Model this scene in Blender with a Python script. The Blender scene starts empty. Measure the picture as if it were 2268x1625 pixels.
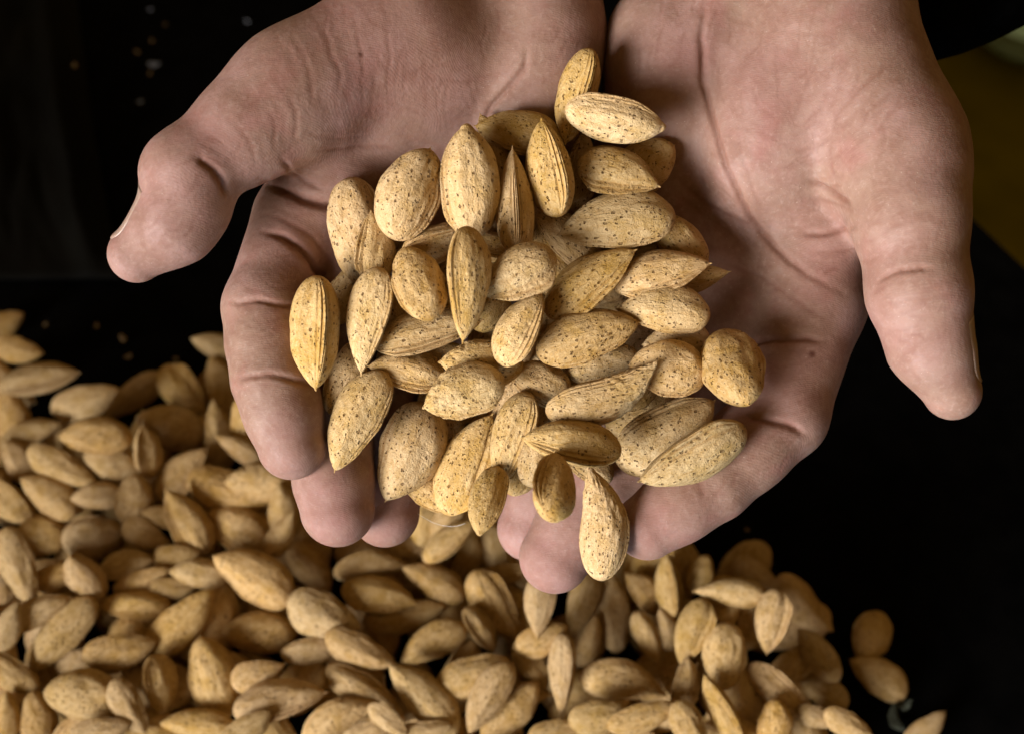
import bpy, math, random
import numpy as np
from mathutils import Vector, Matrix, noise
from mathutils.bvhtree import BVHTree

# ------------------------------------------------------------------ camera, light, exposure
scene = bpy.context.scene
col = scene.collection
F_PX = 3150.0            # focal length in pixels of a 2268-pixel-wide view of the picture
D0 = 410.0               # distance of the hands, mm
CAM_H = 0.522
PITCH = 55.0             # degrees below the horizon

cam_d = bpy.data.cameras.new('camera')
cam = bpy.data.objects.new('camera', cam_d)
col.objects.link(cam)
cam.location = (0, 0, CAM_H)
cam.rotation_euler = (math.radians(90 - PITCH), 0, 0)
cam_d.sensor_width = 36
cam_d.lens = F_PX * 36 / 2268
cam_d.clip_start = 0.02
cam_d.clip_end = 60
cam_d.dof.use_dof = True
cam_d.dof.focus_distance = 0.398
cam_d.dof.aperture_fstop = 9.5
scene.camera = cam
CAMW = Matrix.Translation((0, 0, CAM_H)) @ Matrix.Rotation(math.radians(90 - PITCH), 4, 'X')
CAMR = np.array(CAMW.to_3x3()); CAMT = np.array(CAMW.translation)
UPC = CAMR.T @ np.array([0, 0, 1.0])     # world up in camera space

world = bpy.data.worlds.new('World')
scene.world = world
world.use_nodes = True
bg = world.node_tree.nodes['Background']
bg.inputs[0].default_value = (1.0, 0.62, 0.22, 1)
bg.inputs[1].default_value = 0.20

def area_light(name, cpos, ctarget, size, power, color):
    """area lamp given in camera space (metres)"""
    d = bpy.data.lights.new(name, 'AREA')
    d.shape = 'DISK'; d.size = size; d.energy = power; d.color = color
    o = bpy.data.objects.new(name, d); col.objects.link(o)
    p = CAMW @ Vector(cpos); t = CAMW @ Vector(ctarget)
    o.location = p
    o.rotation_euler = (t - p).to_track_quat('-Z', 'Y').to_euler()
    return o
kl = area_light('window_light', (-0.56, -0.36, 0.10), (0.11, 0.05, -0.40), 0.66, 3.0, (0.98, 0.98, 1.0))
kl.data.spread = math.radians(45)
area_light('door_light', (0.04, -0.58, -0.34), (0.03, 0.0, -0.385), 0.24, 0.42, (0.50, 0.74, 1.0)).data.spread = math.radians(45)

scene.view_settings.view_transform = 'Standard'
scene.view_settings.look = 'None'
scene.view_settings.gamma = 1.0
scene.view_settings.exposure = 0.0
scene.render.engine = 'CYCLES'
scene.cycles.use_denoising = True
scene.cycles.use_adaptive_sampling = True
scene.cycles.adaptive_threshold = 0.03
scene.cycles.max_bounces = 5
scene.cycles.diffuse_bounces = 3
scene.cycles.glossy_bounces = 1
scene.cycles.transmission_bounces = 0
scene.cycles.caustics_reflective = False
scene.cycles.caustics_refractive = False

# ------------------------------------------------------------------ helpers
def PC(x, y, z=0.0):
    """picture point (2268 x 1625 view) at z mm nearer than the hands' plane -> camera space mm"""
    d = D0 - z
    return np.array([(x - 1134.0) * d / F_PX, -(y - 812.5) * d / F_PX, -d])
def c2w(p):
    """camera space mm (array) -> world metres"""
    return np.asarray(p) * 0.001 @ CAMR.T + CAMT
def table_depth(x, y, h=0.0):
    """distance (mm) at which the ray through a picture point meets height h (mm) over the table"""
    q = np.array([(x - 1134.0) / F_PX, -(y - 812.5) / F_PX, -1.0])
    return (h - CAM_H * 1000) / float(q @ UPC)

def tag(o, label=None, cat=None, group=None, kind=None):
    if label: o['label'] = label
    if cat: o['category'] = cat
    if group: o['group'] = group
    if kind: o['kind'] = kind
    return o

def new_mat(name):
    m = bpy.data.materials.new(name); m.use_nodes = True
    nt = m.node_tree
    b = nt.nodes['Principled BSDF']
    return m, nt, b
def nd(nt, typ, **kw):
    n = nt.nodes.new(typ)
    for k, v in kw.items():
        if k.startswith('i_'):
            key = k[2:]
            key = int(key) if key.isdigit() else key.replace('_', ' ')
            n.inputs[key].default_value = v
        else:
            setattr(n, k, v)
    return n
def lk(nt, a, b): nt.links.new(a, b)
def mth(nt, op, a, b=None, clamp=False):
    n = nt.nodes.new('ShaderNodeMath'); n.operation = op; n.use_clamp = clamp
    for i, v in enumerate((a, b)):
        if v is None: continue
        if isinstance(v, (int, float)): n.inputs[i].default_value = v
        else: nt.links.new(v, n.inputs[i])
    return n.outputs[0]
def mix(nt, f, a, b, mode='MIX'):
    n = nt.nodes.new('ShaderNodeMix'); n.data_type = 'RGBA'; n.blend_type = mode
    for i, v in ((0, f), (6, a), (7, b)):
        if isinstance(v, (int, float)): n.inputs[i].default_value = v
        elif isinstance(v, tuple): n.inputs[i].default_value = v if len(v) == 4 else v + (1,)
        else: nt.links.new(v, n.inputs[i])
    return n.outputs[2]
def rng(nt, v, a, b, c=0.0, d=1.0, smooth=True):
    n = nt.nodes.new('ShaderNodeMapRange')
    n.interpolation_type = 'SMOOTHSTEP' if smooth else 'LINEAR'
    nt.links.new(v, n.inputs[0])
    for i, x in enumerate((a, b, c, d)): n.inputs[i + 1].default_value = x
    return n.outputs[0]

# ------------------------------------------------------------------ materials
def skin_material():
    m, nt, b = new_mat('skin')
    co = nt.nodes.new('ShaderNodeTexCoord').outputs['Object']
    def noi(scale, detail=4, rough=.55, dist=0.0):
        n = nd(nt, 'ShaderNodeTexNoise', i_Scale=scale, i_Detail=detail, i_Roughness=rough, i_Distortion=dist)
        lk(nt, co, n.inputs['Vector']); return n.outputs['Fac']
    big = rng(nt, noi(38, 3), .35, .68)
    mid = rng(nt, noi(120, 4, .65), .32, .70)
    c = mix(nt, big, (.262, .155, .108), (.318, .182, .148))
    c = mix(nt, mth(nt, 'MULTIPLY', mid, .72), c, (.190, .092, .060))
    fine = noi(620, 3, .7)
    c = mix(nt, mth(nt, 'MULTIPLY', rng(nt, fine, .48, .78), .40), c, (.38, .258, .20))
    c = mix(nt, mth(nt, 'MULTIPLY', rng(nt, noi(1500, 1), .74, .80), .5), c, (.50, .41, .32))
    c = mix(nt, mth(nt, 'MULTIPLY', rng(nt, noi(62, 3, .6), .52, .72), .42), c, (.285, .118, .095))
    at = nd(nt, 'ShaderNodeAttribute', attribute_name='flush').outputs['Fac']
    c = mix(nt, mth(nt, 'MULTIPLY', at, .75), c, (.30, .138, .122))
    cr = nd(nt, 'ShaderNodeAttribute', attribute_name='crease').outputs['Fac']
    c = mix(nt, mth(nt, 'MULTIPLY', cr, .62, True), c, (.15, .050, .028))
    mo = nd(nt, 'ShaderNodeAttribute', attribute_name='mole').outputs['Fac']
    c = mix(nt, mo, c, (.10, .035, .02))
    lk(nt, c, b.inputs['Base Color'])
    b.inputs['Subsurface Weight'].default_value = .22
    b.inputs['Subsurface Radius'].default_value = (1.0, .38, .22)
    b.inputs['Subsurface Scale'].default_value = .0028
    lk(nt, rng(nt, mid, 0, 1, .60, .76), b.inputs['Roughness'])
    b.inputs['Specular IOR Level'].default_value = .32
    # skin ridges: bands that wander over the surface, plus fine pore noise
    warp = nd(nt, 'ShaderNodeTexNoise', i_Scale=34.0, i_Detail=2.0)
    lk(nt, co, warp.inputs['Vector'])
    vm = nd(nt, 'ShaderNodeVectorMath', operation='MULTIPLY_ADD')
    lk(nt, warp.outputs['Color'], vm.inputs[0]); vm.inputs[1].default_value = (.014,) * 3
    lk(nt, co, vm.inputs[2])
    wv = nd(nt, 'ShaderNodeTexWave', i_Scale=620.0, i_Distortion=1.8, i_Detail=2.0, i_Detail_Scale=.6)
    wv.bands_direction = 'Y'
    lk(nt, vm.outputs[0], wv.inputs['Vector'])
    h = mth(nt, 'ADD', mth(nt, 'MULTIPLY', wv.outputs['Fac'], .13), mth(nt, 'MULTIPLY', fine, 1.5))
    bp = nd(nt, 'ShaderNodeBump', i_Strength=.40, i_Distance=.00026)
    lk(nt, h, bp.inputs['Height']); lk(nt, bp.outputs[0], b.inputs['Normal'])
    return m

def nail_material():
    m, nt, b = new_mat('fingernail')
    b.inputs['Base Color'].default_value = (.36, .24, .18, 1)
    b.inputs['Roughness'].default_value = .32
    b.inputs['Subsurface Weight'].default_value = .3
    b.inputs['Subsurface Radius'].default_value = (1, .5, .35)
    b.inputs['Subsurface Scale'].default_value = .0015
    return m

def shell_material():
    m, nt, b = new_mat('almond_shell')
    tc = nt.nodes.new('ShaderNodeTexCoord').outputs['Object']
    oi = nt.nodes.new('ShaderNodeObjectInfo'); r = oi.outputs['Random']
    mp = nd(nt, 'ShaderNodeMapping'); mp.inputs['Scale'].default_value = (36, 19, 14)
    lk(nt, tc, mp.inputs['Vector'])
    off = nt.nodes.new('ShaderNodeCombineXYZ')
    lk(nt, mth(nt, 'MULTIPLY', r, 731.0), off.inputs[0]); lk(nt, mth(nt, 'MULTIPLY', r, 377.0), off.inputs[1])
    va = nd(nt, 'ShaderNodeVectorMath', operation='ADD')
    lk(nt, mp.outputs[0], va.inputs[0]); lk(nt, off.outputs[0], va.inputs[1])
    co = va.outputs[0]                       # about millimetres on the shell
    def scaled(sx, sy, sz):
        n = nd(nt, 'ShaderNodeMapping'); n.inputs['Scale'].default_value = (sx, sy, sz)
        lk(nt, co, n.inputs['Vector']); return n.outputs[0]
    def noi(vec, scale, detail=4, rough=.55, dist=0.0):
        n = nd(nt, 'ShaderNodeTexNoise', i_Scale=scale, i_Detail=detail, i_Roughness=rough, i_Distortion=dist)
        lk(nt, vec, n.inputs['Vector']); return n.outputs['Fac']
    streak = noi(scaled(.34, 1, 1), .50, 4, .62, 1.2)
    blot = noi(co, .14, 2, .6)
    fine = noi(co, 1.7, 3, .75)
    # pits: sparse lengthwise dots, two sizes, some missing
    def pits(vec, scale, rad, keep):
        v = nd(nt, 'ShaderNodeTexVoronoi', i_Scale=scale, i_Randomness=1.0); lk(nt, vec, v.inputs['Vector'])
        sp = nt.nodes.new('ShaderNodeSeparateColor'); lk(nt, v.outputs['Color'], sp.inputs[0])
        on = mth(nt, 'GREATER_THAN', sp.outputs[0], keep)
        rr = mth(nt, 'ADD', mth(nt, 'MULTIPLY', sp.outputs[1], rad * .7), rad * .55)
        q = mth(nt, 'DIVIDE', v.outputs['Distance'], rr)
        return mth(nt, 'MULTIPLY', rng(nt, q, .55, 1.0, 1.0, 0.0), on)
    wob = nd(nt, 'ShaderNodeTexNoise', i_Scale=1.3, i_Detail=1.0); lk(nt, co, wob.inputs['Vector'])
    wa = nd(nt, 'ShaderNodeVectorMath', operation='MULTIPLY_ADD')
    lk(nt, wob.outputs['Color'], wa.inputs[0]); wa.inputs[1].default_value = (.8,) * 3; lk(nt, scaled(.72, 1, 1), wa.inputs[2])
    vec = wa.outputs[0]
    p1 = mth(nt, 'MULTIPLY', pits(vec, .66, .29, .28), rng(nt, blot, .28, .42))
    p2 = mth(nt, 'MULTIPLY', pits(vec, 1.1, .25, .62), rng(nt, blot, .44, .58))
    pit = mth(nt, 'MAXIMUM', p1, p2)
    c = mix(nt, rng(nt, streak, .30, .66), (.45, .288, .132), (.57, .405, .222))
    c = mix(nt, mth(nt, 'MULTIPLY', rng(nt, blot, .42, .70), .65), c, (.40, .245, .085))
    c = mix(nt, mth(nt, 'MULTIPLY', rng(nt, fine, .46, .76), .50), c, (.64, .505, .325))
    sm = nd(nt, 'ShaderNodeAttribute', attribute_name='seam').outputs['Fac']
    c = mix(nt, mth(nt, 'MULTIPLY', sm, mth(nt, 'ADD', mth(nt, 'MULTIPLY', streak, .9), .25), True), c, (.27, .135, .045))
    c = mix(nt, mth(nt, 'MULTIPLY', pit, .78), c, (.13, .065, .022))
    # each nut a little lighter, darker or redder
    hs = nt.nodes.new('ShaderNodeHueSaturation')
    lk(nt, c, hs.inputs['Color'])
    lk(nt, mth(nt, 'ADD', mth(nt, 'MULTIPLY', r, .32), .82), hs.inputs['Value'])
    r2 = mth(nt, 'FRACT', mth(nt, 'MULTIPLY', r, 17.3))
    lk(nt, mth(nt, 'ADD', mth(nt, 'MULTIPLY', r2, .005), .4975), hs.inputs['Hue'])
    lk(nt, mth(nt, 'ADD', mth(nt, 'MULTIPLY', mth(nt, 'FRACT', mth(nt, 'MULTIPLY', r, 41.7)), .16), 1.06), hs.inputs['Saturation'])
    lk(nt, hs.outputs[0], b.inputs['Base Color'])
    b.inputs['Roughness'].default_value = .72
    b.inputs['Specular IOR Level'].default_value = .28
    h = mth(nt, 'SUBTRACT', mth(nt, 'MULTIPLY', streak, .42), mth(nt, 'MULTIPLY', pit, 1.0))
    h = mth(nt, 'ADD', h, mth(nt, 'MULTIPLY', fine, .34))
    h = mth(nt, 'ADD', h, mth(nt, 'MULTIPLY', noi(co, .42, 2, .5), .60))
    bp = nd(nt, 'ShaderNodeBump', i_Strength=1.0, i_Distance=.0010)
    lk(nt, h, bp.inputs['Height']); lk(nt, bp.outputs[0], b.inputs['Normal'])
    return m

def plain(name, colr, rough=.8, spec=.3, var=0.0, scale=20.0, bump=0.0):
    m, nt, b = new_mat(name)
    b.inputs['Roughness'].default_value = rough
    b.inputs['Specular IOR Level'].default_value = spec
    n = nd(nt, 'ShaderNodeTexNoise', i_Scale=scale, i_Detail=5.0, i_Roughness=.6)
    lk(nt, nt.nodes.new('ShaderNodeTexCoord').outputs['Object'], n.inputs['Vector'])
    a = tuple(x * (1 - var) for x in colr); c2 = tuple(x * (1 + var) for x in colr)
    lk(nt, mix(nt, rng(nt, n.outputs['Fac'], .3, .7), a, c2), b.inputs['Base Color'])
    if bump:
        bp = nd(nt, 'ShaderNodeBump', i_Strength=.6, i_Distance=bump)
        lk(nt, n.outputs['Fac'], bp.inputs['Height']); lk(nt, bp.outputs[0], b.inputs['Normal'])
    return m

M_SKIN = skin_material(); M_NAIL = nail_material(); M_SHELL = shell_material()
M_TABLE = plain('black_tray', (.0016, .0015, .0014), .9, .03, .5, 60, .0004)
M_GROUND = plain('olive_ground', (.13, .105, .006), .95, .05, .35, 5.0)
M_CLOTH = plain('black_cloth', (.0015, .0015, .0016), .95, .02, .4, 300, .0003)

# ------------------------------------------------------------------ setting
def sheet(name, pts_w, mat):
    me = bpy.data.meshes.new(name)
    me.from_pydata([tuple(p) for p in pts_w], [], [tuple(range(len(pts_w)))])
    me.materials.append(mat)
    o = bpy.data.objects.new(name, me); col.objects.link(o)
    return o
def table_pt(x, y, h=0.0):
    d = table_depth(x, y, h)
    return c2w(np.array([(x - 1134) / F_PX, -(y - 812.5) / F_PX, -1.0]) * d)
g = sheet('ground', [(-6, -3, -.42), (6, -3, -.42), (6, 9, -.42), (-6, 9, -.42)], M_GROUND)
tag(g, kind='structure')
e1, e2 = table_pt(2090, 425), table_pt(2420, 735)
dirv = (e1 - e2); dirv /= np.linalg.norm(dirv)
t_pts = [(-1.3, -.35), (e2[0] - dirv[0] * .6, e2[1] - dirv[1] * .6), (e1[0] + dirv[0] * .75, e1[1] + dirv[1] * .75), (-1.3, 1.9)]
tb = bpy.data.meshes.new('table_top')
vs = [(x, y, 0.0) for x, y in t_pts] + [(x, y, -.03) for x, y in t_pts]
tb.from_pydata(vs, [], [(0, 1, 2, 3), (7, 6, 5, 4), (0, 4, 5, 1), (1, 5, 6, 2), (2, 6, 7, 3), (3, 7, 4, 0)])
tb.materials.append(M_TABLE)
table = bpy.data.objects.new('table_top', tb); col.objects.link(table)
tag(table, kind='structure')

# ------------------------------------------------------------------ hands: distance fields, meshed with surface nets
VOX = 0.62
class Field:
    def __init__(s, lo, hi):
        s.lo = np.array(lo, float); n = np.ceil((np.array(hi) - s.lo) / VOX).astype(int) + 1
        s.ax = [s.lo[i] + VOX * np.arange(n[i]) for i in range(3)]
        s.n = n
    def blank(s): return np.full(tuple(s.n), 40.0, np.float32)
    def box(s, lo, hi):
        a = np.clip(np.floor((np.array(lo) - s.lo) / VOX).astype(int), 0, s.n)
        b = np.clip(np.ceil((np.array(hi) - s.lo) / VOX).astype(int) + 1, 0, s.n)
        return tuple(slice(a[i], b[i]) for i in range(3))
    def coords(s, sl):
        return (s.ax[0][sl[0]][:, None, None].astype(np.float32), s.ax[1][sl[1]][None, :, None].astype(np.float32),
                s.ax[2][sl[2]][None, None, :].astype(np.float32))
def smin(a, b, k):
    h = np.maximum(k - np.abs(a - b), 0) / k
    return np.minimum(a, b) - h * h * k * .25
def cone(fl, f, A, B, ra, rb, k, flat=1.0):
    m = max(ra, rb) + 14
    lo = np.minimum(A, B) - m; hi = np.maximum(A, B) + m
    sl = fl.box(lo, hi); X, Y, Z = fl.coords(sl)
    d = B - A; L2 = float(d @ d)
    t = np.clip(((X - A[0]) * d[0] + (Y - A[1]) * d[1] + (Z - A[2]) * d[2]) / L2, 0, 1)
    q = np.sqrt((X - A[0] - t * d[0]) ** 2 + (Y - A[1] - t * d[1]) ** 2 + ((Z - A[2] - t * d[2]) / flat) ** 2) - (ra + (rb - ra) * t)
    f[sl] = smin(f[sl], q, k)
def ell(fl, f, C, R, ang, k):
    m = max(R) + 14
    sl = fl.box(C - m, C + m); X, Y, Z = fl.coords(sl)
    ca, sa = math.cos(ang), math.sin(ang)
    x = (X - C[0]); y = (Y - C[1])
    u = (x * ca + y * sa) / R[0]; v = (-x * sa + y * ca) / R[1]; w = (Z - C[2]) / R[2]
    k0 = np.sqrt(u * u + v * v + w * w)
    k1 = np.sqrt((u / R[0]) ** 2 + (v / R[1]) ** 2 + (w / R[2]) ** 2) + 1e-6
    f[sl] = smin(f[sl], k0 * (k0 - 1) / k1, k)
def px(r, z=0): return r * (D0 - z) / F_PX

def surface_nets(fl, f):
    s = f < 0
    nx, ny, nz = f.shape
    corners = [(i, j, k) for i in (0, 1) for j in (0, 1) for k in (0, 1)]
    def cv(a, c): return a[c[0]:nx - 1 + c[0], c[1]:ny - 1 + c[1], c[2]:nz - 1 + c[2]]
    alls = cv(s, corners[0]).copy(); anys = alls.copy()
    for c in corners[1:]:
        q = cv(s, c); alls &= q; anys |= q
    act = anys & ~alls
    ijk = np.argwhere(act)
    fc = {c: f[ijk[:, 0] + c[0], ijk[:, 1] + c[1], ijk[:, 2] + c[2]] for c in corners}
    acc = np.zeros((len(ijk), 3)); cnt = np.zeros(len(ijk))
    for a in corners:
        for ax in range(3):
            if a[ax]: continue
            b = list(a); b[ax] = 1
            fa, fb = fc[a], fc[tuple(b)]
            cross = (fa < 0) != (fb < 0)
            t = np.where(cross, fa / np.where(cross, fa - fb, 1), 0)
            for i in range(3): acc[:, i] += np.where(cross, a[i] + (t if i == ax else 0), 0)
            cnt += cross
    idx = -np.ones(act.shape, int); n = int(act.sum()); idx[act] = np.arange(n)
    V = fl.lo + VOX * (ijk + acc / cnt[:, None])
    Q = []
    for ax in range(3):
        o = [i for i in range(3) if i != ax]
        sa = [slice(None)] * 3; sb = [slice(None)] * 3
        sa[ax] = slice(0, -1); sb[ax] = slice(1, None)
        ch = s[tuple(sa)] != s[tuple(sb)]
        e = np.argwhere(ch)
        e = e[(e[:, o[0]] > 0) & (e[:, o[1]] > 0) & (e[:, o[0]] < f.shape[o[0]] - 1) & (e[:, o[1]] < f.shape[o[1]] - 1)]
        inside = s[e[:, 0], e[:, 1], e[:, 2]]
        def cell(da, db):
            q = e.copy(); q[:, o[0]] -= da; q[:, o[1]] -= db
            return idx[q[:, 0], q[:, 1], q[:, 2]]
        q4 = np.stack([cell(1, 1), cell(0, 1), cell(0, 0), cell(1, 0)], 1)
        flip = inside if ax != 1 else ~inside
        q4[~flip] = q4[~flip][:, ::-1]
        Q.append(q4)
    return V, np.concatenate(Q)

def sample(fl, f, P):
    q = np.clip((P - fl.lo) / VOX, 0, fl.n - 1.001)
    i = q.astype(int); t = q - i
    r = 0
    for a in (0, 1):
        for b in (0, 1):
            for c in (0, 1):
                w = (t[:, 0] if a else 1 - t[:, 0]) * (t[:, 1] if b else 1 - t[:, 1]) * (t[:, 2] if c else 1 - t[:, 2])
                r = r + w * f[i[:, 0] + a, i[:, 1] + b, i[:, 2] + c]
    return r

def fine_lines(zones, seed):
    """short faint skin lines: zone = centre, half extents, main direction (deg), count, length"""
    r = random.Random(seed); out = []
    for (x, y, hx, hy, ang, cnt, ln) in zones:
        for _ in range(cnt):
            cx, cy = x + r.uniform(-hx, hx), y + r.uniform(-hy, hy)
            a = math.radians(ang + r.gauss(0, 16)); L = ln * r.uniform(.5, 1.5); bend = r.uniform(-.18, .18) * L
            dx, dy = math.cos(a), -math.sin(a)
            out.append(([(cx - dx * L / 2, cy - dy * L / 2), (cx - dy * bend, cy + dx * bend), (cx + dx * L / 2, cy + dy * L / 2)], r.uniform(.55, .8), r.uniform(.08, .25), r.uniform(.15, .45)))
    return out
def build_hand(fl, palm, bulges, fingers, thumb, creases, flushes, moles):
    fp = fl.blank()
    for ch in palm:
        for (a, b) in zip(ch[:-1], ch[1:]):
            cone(fl, fp, PC(*a[:3]), PC(*b[:3]), px(a[3], a[2]), px(b[3], b[2]), 9.0)
    for (x, y, z, rx, ry, rz, ang) in bulges:
        ell(fl, fp, PC(x, y, z), (px(rx, z), px(ry, z), rz), math.radians(ang), 8.0)
    ff = fl.blank()
    for ch in fingers:
        fk = fl.blank()
        for i, (a, b) in enumerate(zip(ch[:-1], ch[1:])):
            A, B = PC(*a[:3]), PC(*b[:3]); ra, rb = px(a[3], a[2]), px(b[3], b[2])
            # slightly waisted phalanx with a pad on the palm side
            cone(fl, fk, A, B, ra * .97, rb * .97, 3.0)
            mid = (A + B) / 2 + np.array([0, 0, ra * .10])
            u = (B - A); L = np.linalg.norm(u)
            if i > 0:
                ell(fl, fk, mid, (L * .52, (ra + rb) / 2 * .97, (ra + rb) / 2 * .93), math.atan2(u[1], u[0]), 3.5)
        pts = np.array([PC(*q[:3]) for q in ch])
        sl = fl.box(pts.min(0) - 32, pts.max(0) + 32)
        ff[sl] = smin(ff[sl], fk[sl], 1.2)
    f = smin(fp, ff, 6.0)
    ft = fl.blank(); ft2 = fl.blank()
    for i, (a, b) in enumerate(zip(thumb[:-1], thumb[1:])):
        tgt = ft if i < 1 else ft2
        cone(fl, tgt, PC(*a[:3]), PC(*b[:3]), px(a[3], a[2]), px(b[3], b[2]), 5.0)
    f = smin(f, ft, 8.0)
    near_base = 7.0 * np.exp(-np.clip(np.minimum(ft, 40), 0, 40) / 16.0) + 1.6      # flesh flows into the palm only at the thumb's root
    h_ = np.maximum(near_base - np.abs(f - ft2), 0) / near_base
    f = np.minimum(f, ft2) - h_ * h_ * near_base * .25
    V, Q = surface_nets(fl, f)
    E = np.concatenate([Q[:, [0, 1]], Q[:, [1, 2]], Q[:, [2, 3]], Q[:, [3, 0]]]); E = np.concatenate([E, E[:, ::-1]])
    deg = np.bincount(E[:, 0], minlength=len(V))[:, None]
    for it in range(6):
        A = np.stack([np.bincount(E[:, 0], weights=V[E[:, 1], i], minlength=len(V)) for i in range(3)], 1) / deg
        V = V + (.55 if it % 2 == 0 else -.45) * (A - V)
    me2 = bpy.data.meshes.new('hand')
    me2.from_pydata(V.tolist(), [], Q.tolist())
    n = len(me2.vertices)
    P = np.empty(n * 3); me2.vertices.foreach_get('co', P); P = P.reshape(-1, 3)
    N = np.empty(n * 3); me2.vertex_normals.foreach_get('vector', N); N = N.reshape(-1, 3)
    bvh = BVHTree.FromPolygons(P.tolist(), [tuple(p.vertices) for p in me2.polygons])
    def hit(x, y):
        d = Vector(((x - 1134) / F_PX, -(y - 812.5) / F_PX, -1)).normalized()
        h = bvh.ray_cast(Vector((0, 0, 0)), d)
        return None if h[0] is None else np.array(h[0])
    crease = np.zeros(n); flush = np.zeros(n); mole = np.zeros(n); disp = np.zeros(n)
    rs = np.random.RandomState(3)
    for (pts, w, dep, redn) in creases:
        dense = []
        for (a, b) in zip(pts[:-1], pts[1:]):
            a, b = np.array(a, float), np.array(b, float)
            m = max(2, int(np.linalg.norm(b - a) / 4))
            for t in np.linspace(0, 1, m, endpoint=False): dense.append(a + (b - a) * t)
        dense.append(np.array(pts[-1], float))
        dense = np.array(dense)
        # soften the corners and let the line wander a little
        for _ in range(6): dense[1:-1] = (dense[:-2] + 2 * dense[1:-1] + dense[2:]) / 4
        wob = np.cumsum(rs.randn(len(dense), 2) * .55, 0); wob -= np.linspace(0, 1, len(dense))[:, None] * wob[-1]
        dense = dense + wob
        H = [(hit(*q), i / max(1, len(dense) - 1)) for i, q in enumerate(dense)]
        H = [h for h in H if h[0] is not None]
        if len(H) < 2: continue
        C = np.array([h[0] for h in H]); T = np.array([h[1] for h in H])
        taper = np.clip(np.minimum(T, 1 - T) * 5, .15, 1)
        R = w * 4
        sel = np.where(np.all((P > C.min(0) - R) & (P < C.max(0) + R), 1))[0]
        if not len(sel): continue
        D2 = ((P[sel][:, None, :] - C[None]) ** 2).sum(2)
        j = D2.argmin(1); d = np.sqrt(D2[np.arange(len(sel)), j])
        tp = taper[j]
        disp[sel] += tp * (-dep * (.8 if dep > .85 else .17) * np.exp(-(d / (w * .6)) ** 2) + dep * .08 * np.exp(-((d - w * 1.7) / (w * .9)) ** 2))
        crease[sel] = np.maximum(crease[sel], tp * min(1, redn * 1.25) * np.exp(-(d / (w * .75)) ** 2))
    for (x, y, z, r, a) in flushes:
        C = PC(x, y, z); d = np.linalg.norm(P - C, axis=1)
        flush = np.maximum(flush, a * np.exp(-(d / px(r)) ** 2))
    for (x, y, r) in moles:
        C = hit(x, y)
        if C is not None: mole = np.maximum(mole, np.clip(1.4 - np.linalg.norm(P - C, axis=1) / r, 0, 1))
    # very gentle unevenness of flesh
    ph = P / 17.0
    lump = np.sin(ph[:, 0] * 1.3 + 2 * np.sin(ph[:, 1] * .9)) * np.sin(ph[:, 1] * 1.1 + ph[:, 2]) * .22
    P = P + N * (disp + lump)[:, None]
    return dict(P=P, N=N, me=me2, crease=crease, flush=flush, mole=mole, f=f, fl=fl)

def finish_hand(h, base_px, name, label):
    me = h['me']; me.name = name
    base = c2w(PC(*base_px))
    Wp = c2w(h['P']) - base
    me.vertices.foreach_set('co', Wp.ravel()); me.update()
    for key in ('crease', 'flush', 'mole'):
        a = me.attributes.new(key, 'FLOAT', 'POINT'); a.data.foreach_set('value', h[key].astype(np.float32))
    me.materials.clear(); me.materials.append(M_SKIN)
    me.polygons.foreach_set('use_smooth', [True] * len(me.polygons))
    o = bpy.data.objects.new(name, None); col.objects.link(o)
    o.location = base; o.empty_display_size = .02
    body = bpy.data.objects.new('palm_and_fingers', me); col.objects.link(body); body.parent = o
    tag(o, label, 'hand', 'cupped hands holding the almonds')
    h['obj'] = o; h['base'] = base
    return o

def add_nail(h, a_px, b_px, nrm, half_w, label=None):
    """nail plate grown from the skin patch on the back of the thumb tip"""
    A, B = PC(*a_px), PC(*b_px)
    u = (B - A); L = np.linalg.norm(u); u /= L
    nv = np.array(nrm, float); nv -= u * (nv @ u); nv /= np.linalg.norm(nv)
    w = np.cross(nv, u)
    # sheet of rays from outside towards the thumb axis
    fl, f = h['fl'], h['f']
    nu, nw = 18, 22
    pts = np.zeros((nu, nw, 3)); out = np.zeros((nu, nw, 3))
    for i in range(nu):
        t = i / (nu - 1)
        for j in range(nw):
            s = (j / (nw - 1)) * 2 - 1
            edge = half_w * (1.0 if t < .72 else math.sqrt(max(0, 1 - ((t - .72) / .36) ** 2)))
            th = s * edge / 9.5
            d = nv * math.cos(th) + w * math.sin(th)
            c = A + u * L * t
            r = np.linspace(2, 24, 60)
            ss = sample(fl, f, c + r[:, None] * d)
            k = int(np.argmax(ss > 0)) if (ss > 0).any() else 20
            rr = r[k] - (ss[k] * (r[k] - r[k - 1]) / max(1e-6, ss[k] - ss[k - 1]) if k else 0)
            lift = .17 + .24 * t - .35 * abs(s) ** 6
            pts[i, j] = c + d * (rr + lift); out[i, j] = d
    V = np.concatenate([pts.reshape(-1, 3), (pts - out * .9).reshape(-1, 3)])
    nn = nu * nw; F = []
    for i in range(nu - 1):
        for j in range(nw - 1):
            a = i * nw + j
            F.append((a, a + 1, a + nw + 1, a + nw)); F.append((nn + a, nn + a + nw, nn + a + nw + 1, nn + a + 1))
    rim = [i for i in range(nw)] + [i * nw + nw - 1 for i in range(1, nu)] + [(nu - 1) * nw + j for j in range(nw - 2, -1, -1)] + [i * nw for i in range(nu - 2, 0, -1)]
    for a, b in zip(rim, rim[1:] + rim[:1]): F.append((a, nn + a, nn + b, b))
    me = bpy.data.meshes.new('thumbnail')
    me.from_pydata((c2w(V) - h['base']).tolist(), [], F)
    me.materials.append(M_NAIL)
    me.polygons.foreach_set('use_smooth', [True] * len(me.polygons))
    o = bpy.data.objects.new('thumbnail', me); col.objects.link(o); o.parent = h['obj']
    return o

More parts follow.
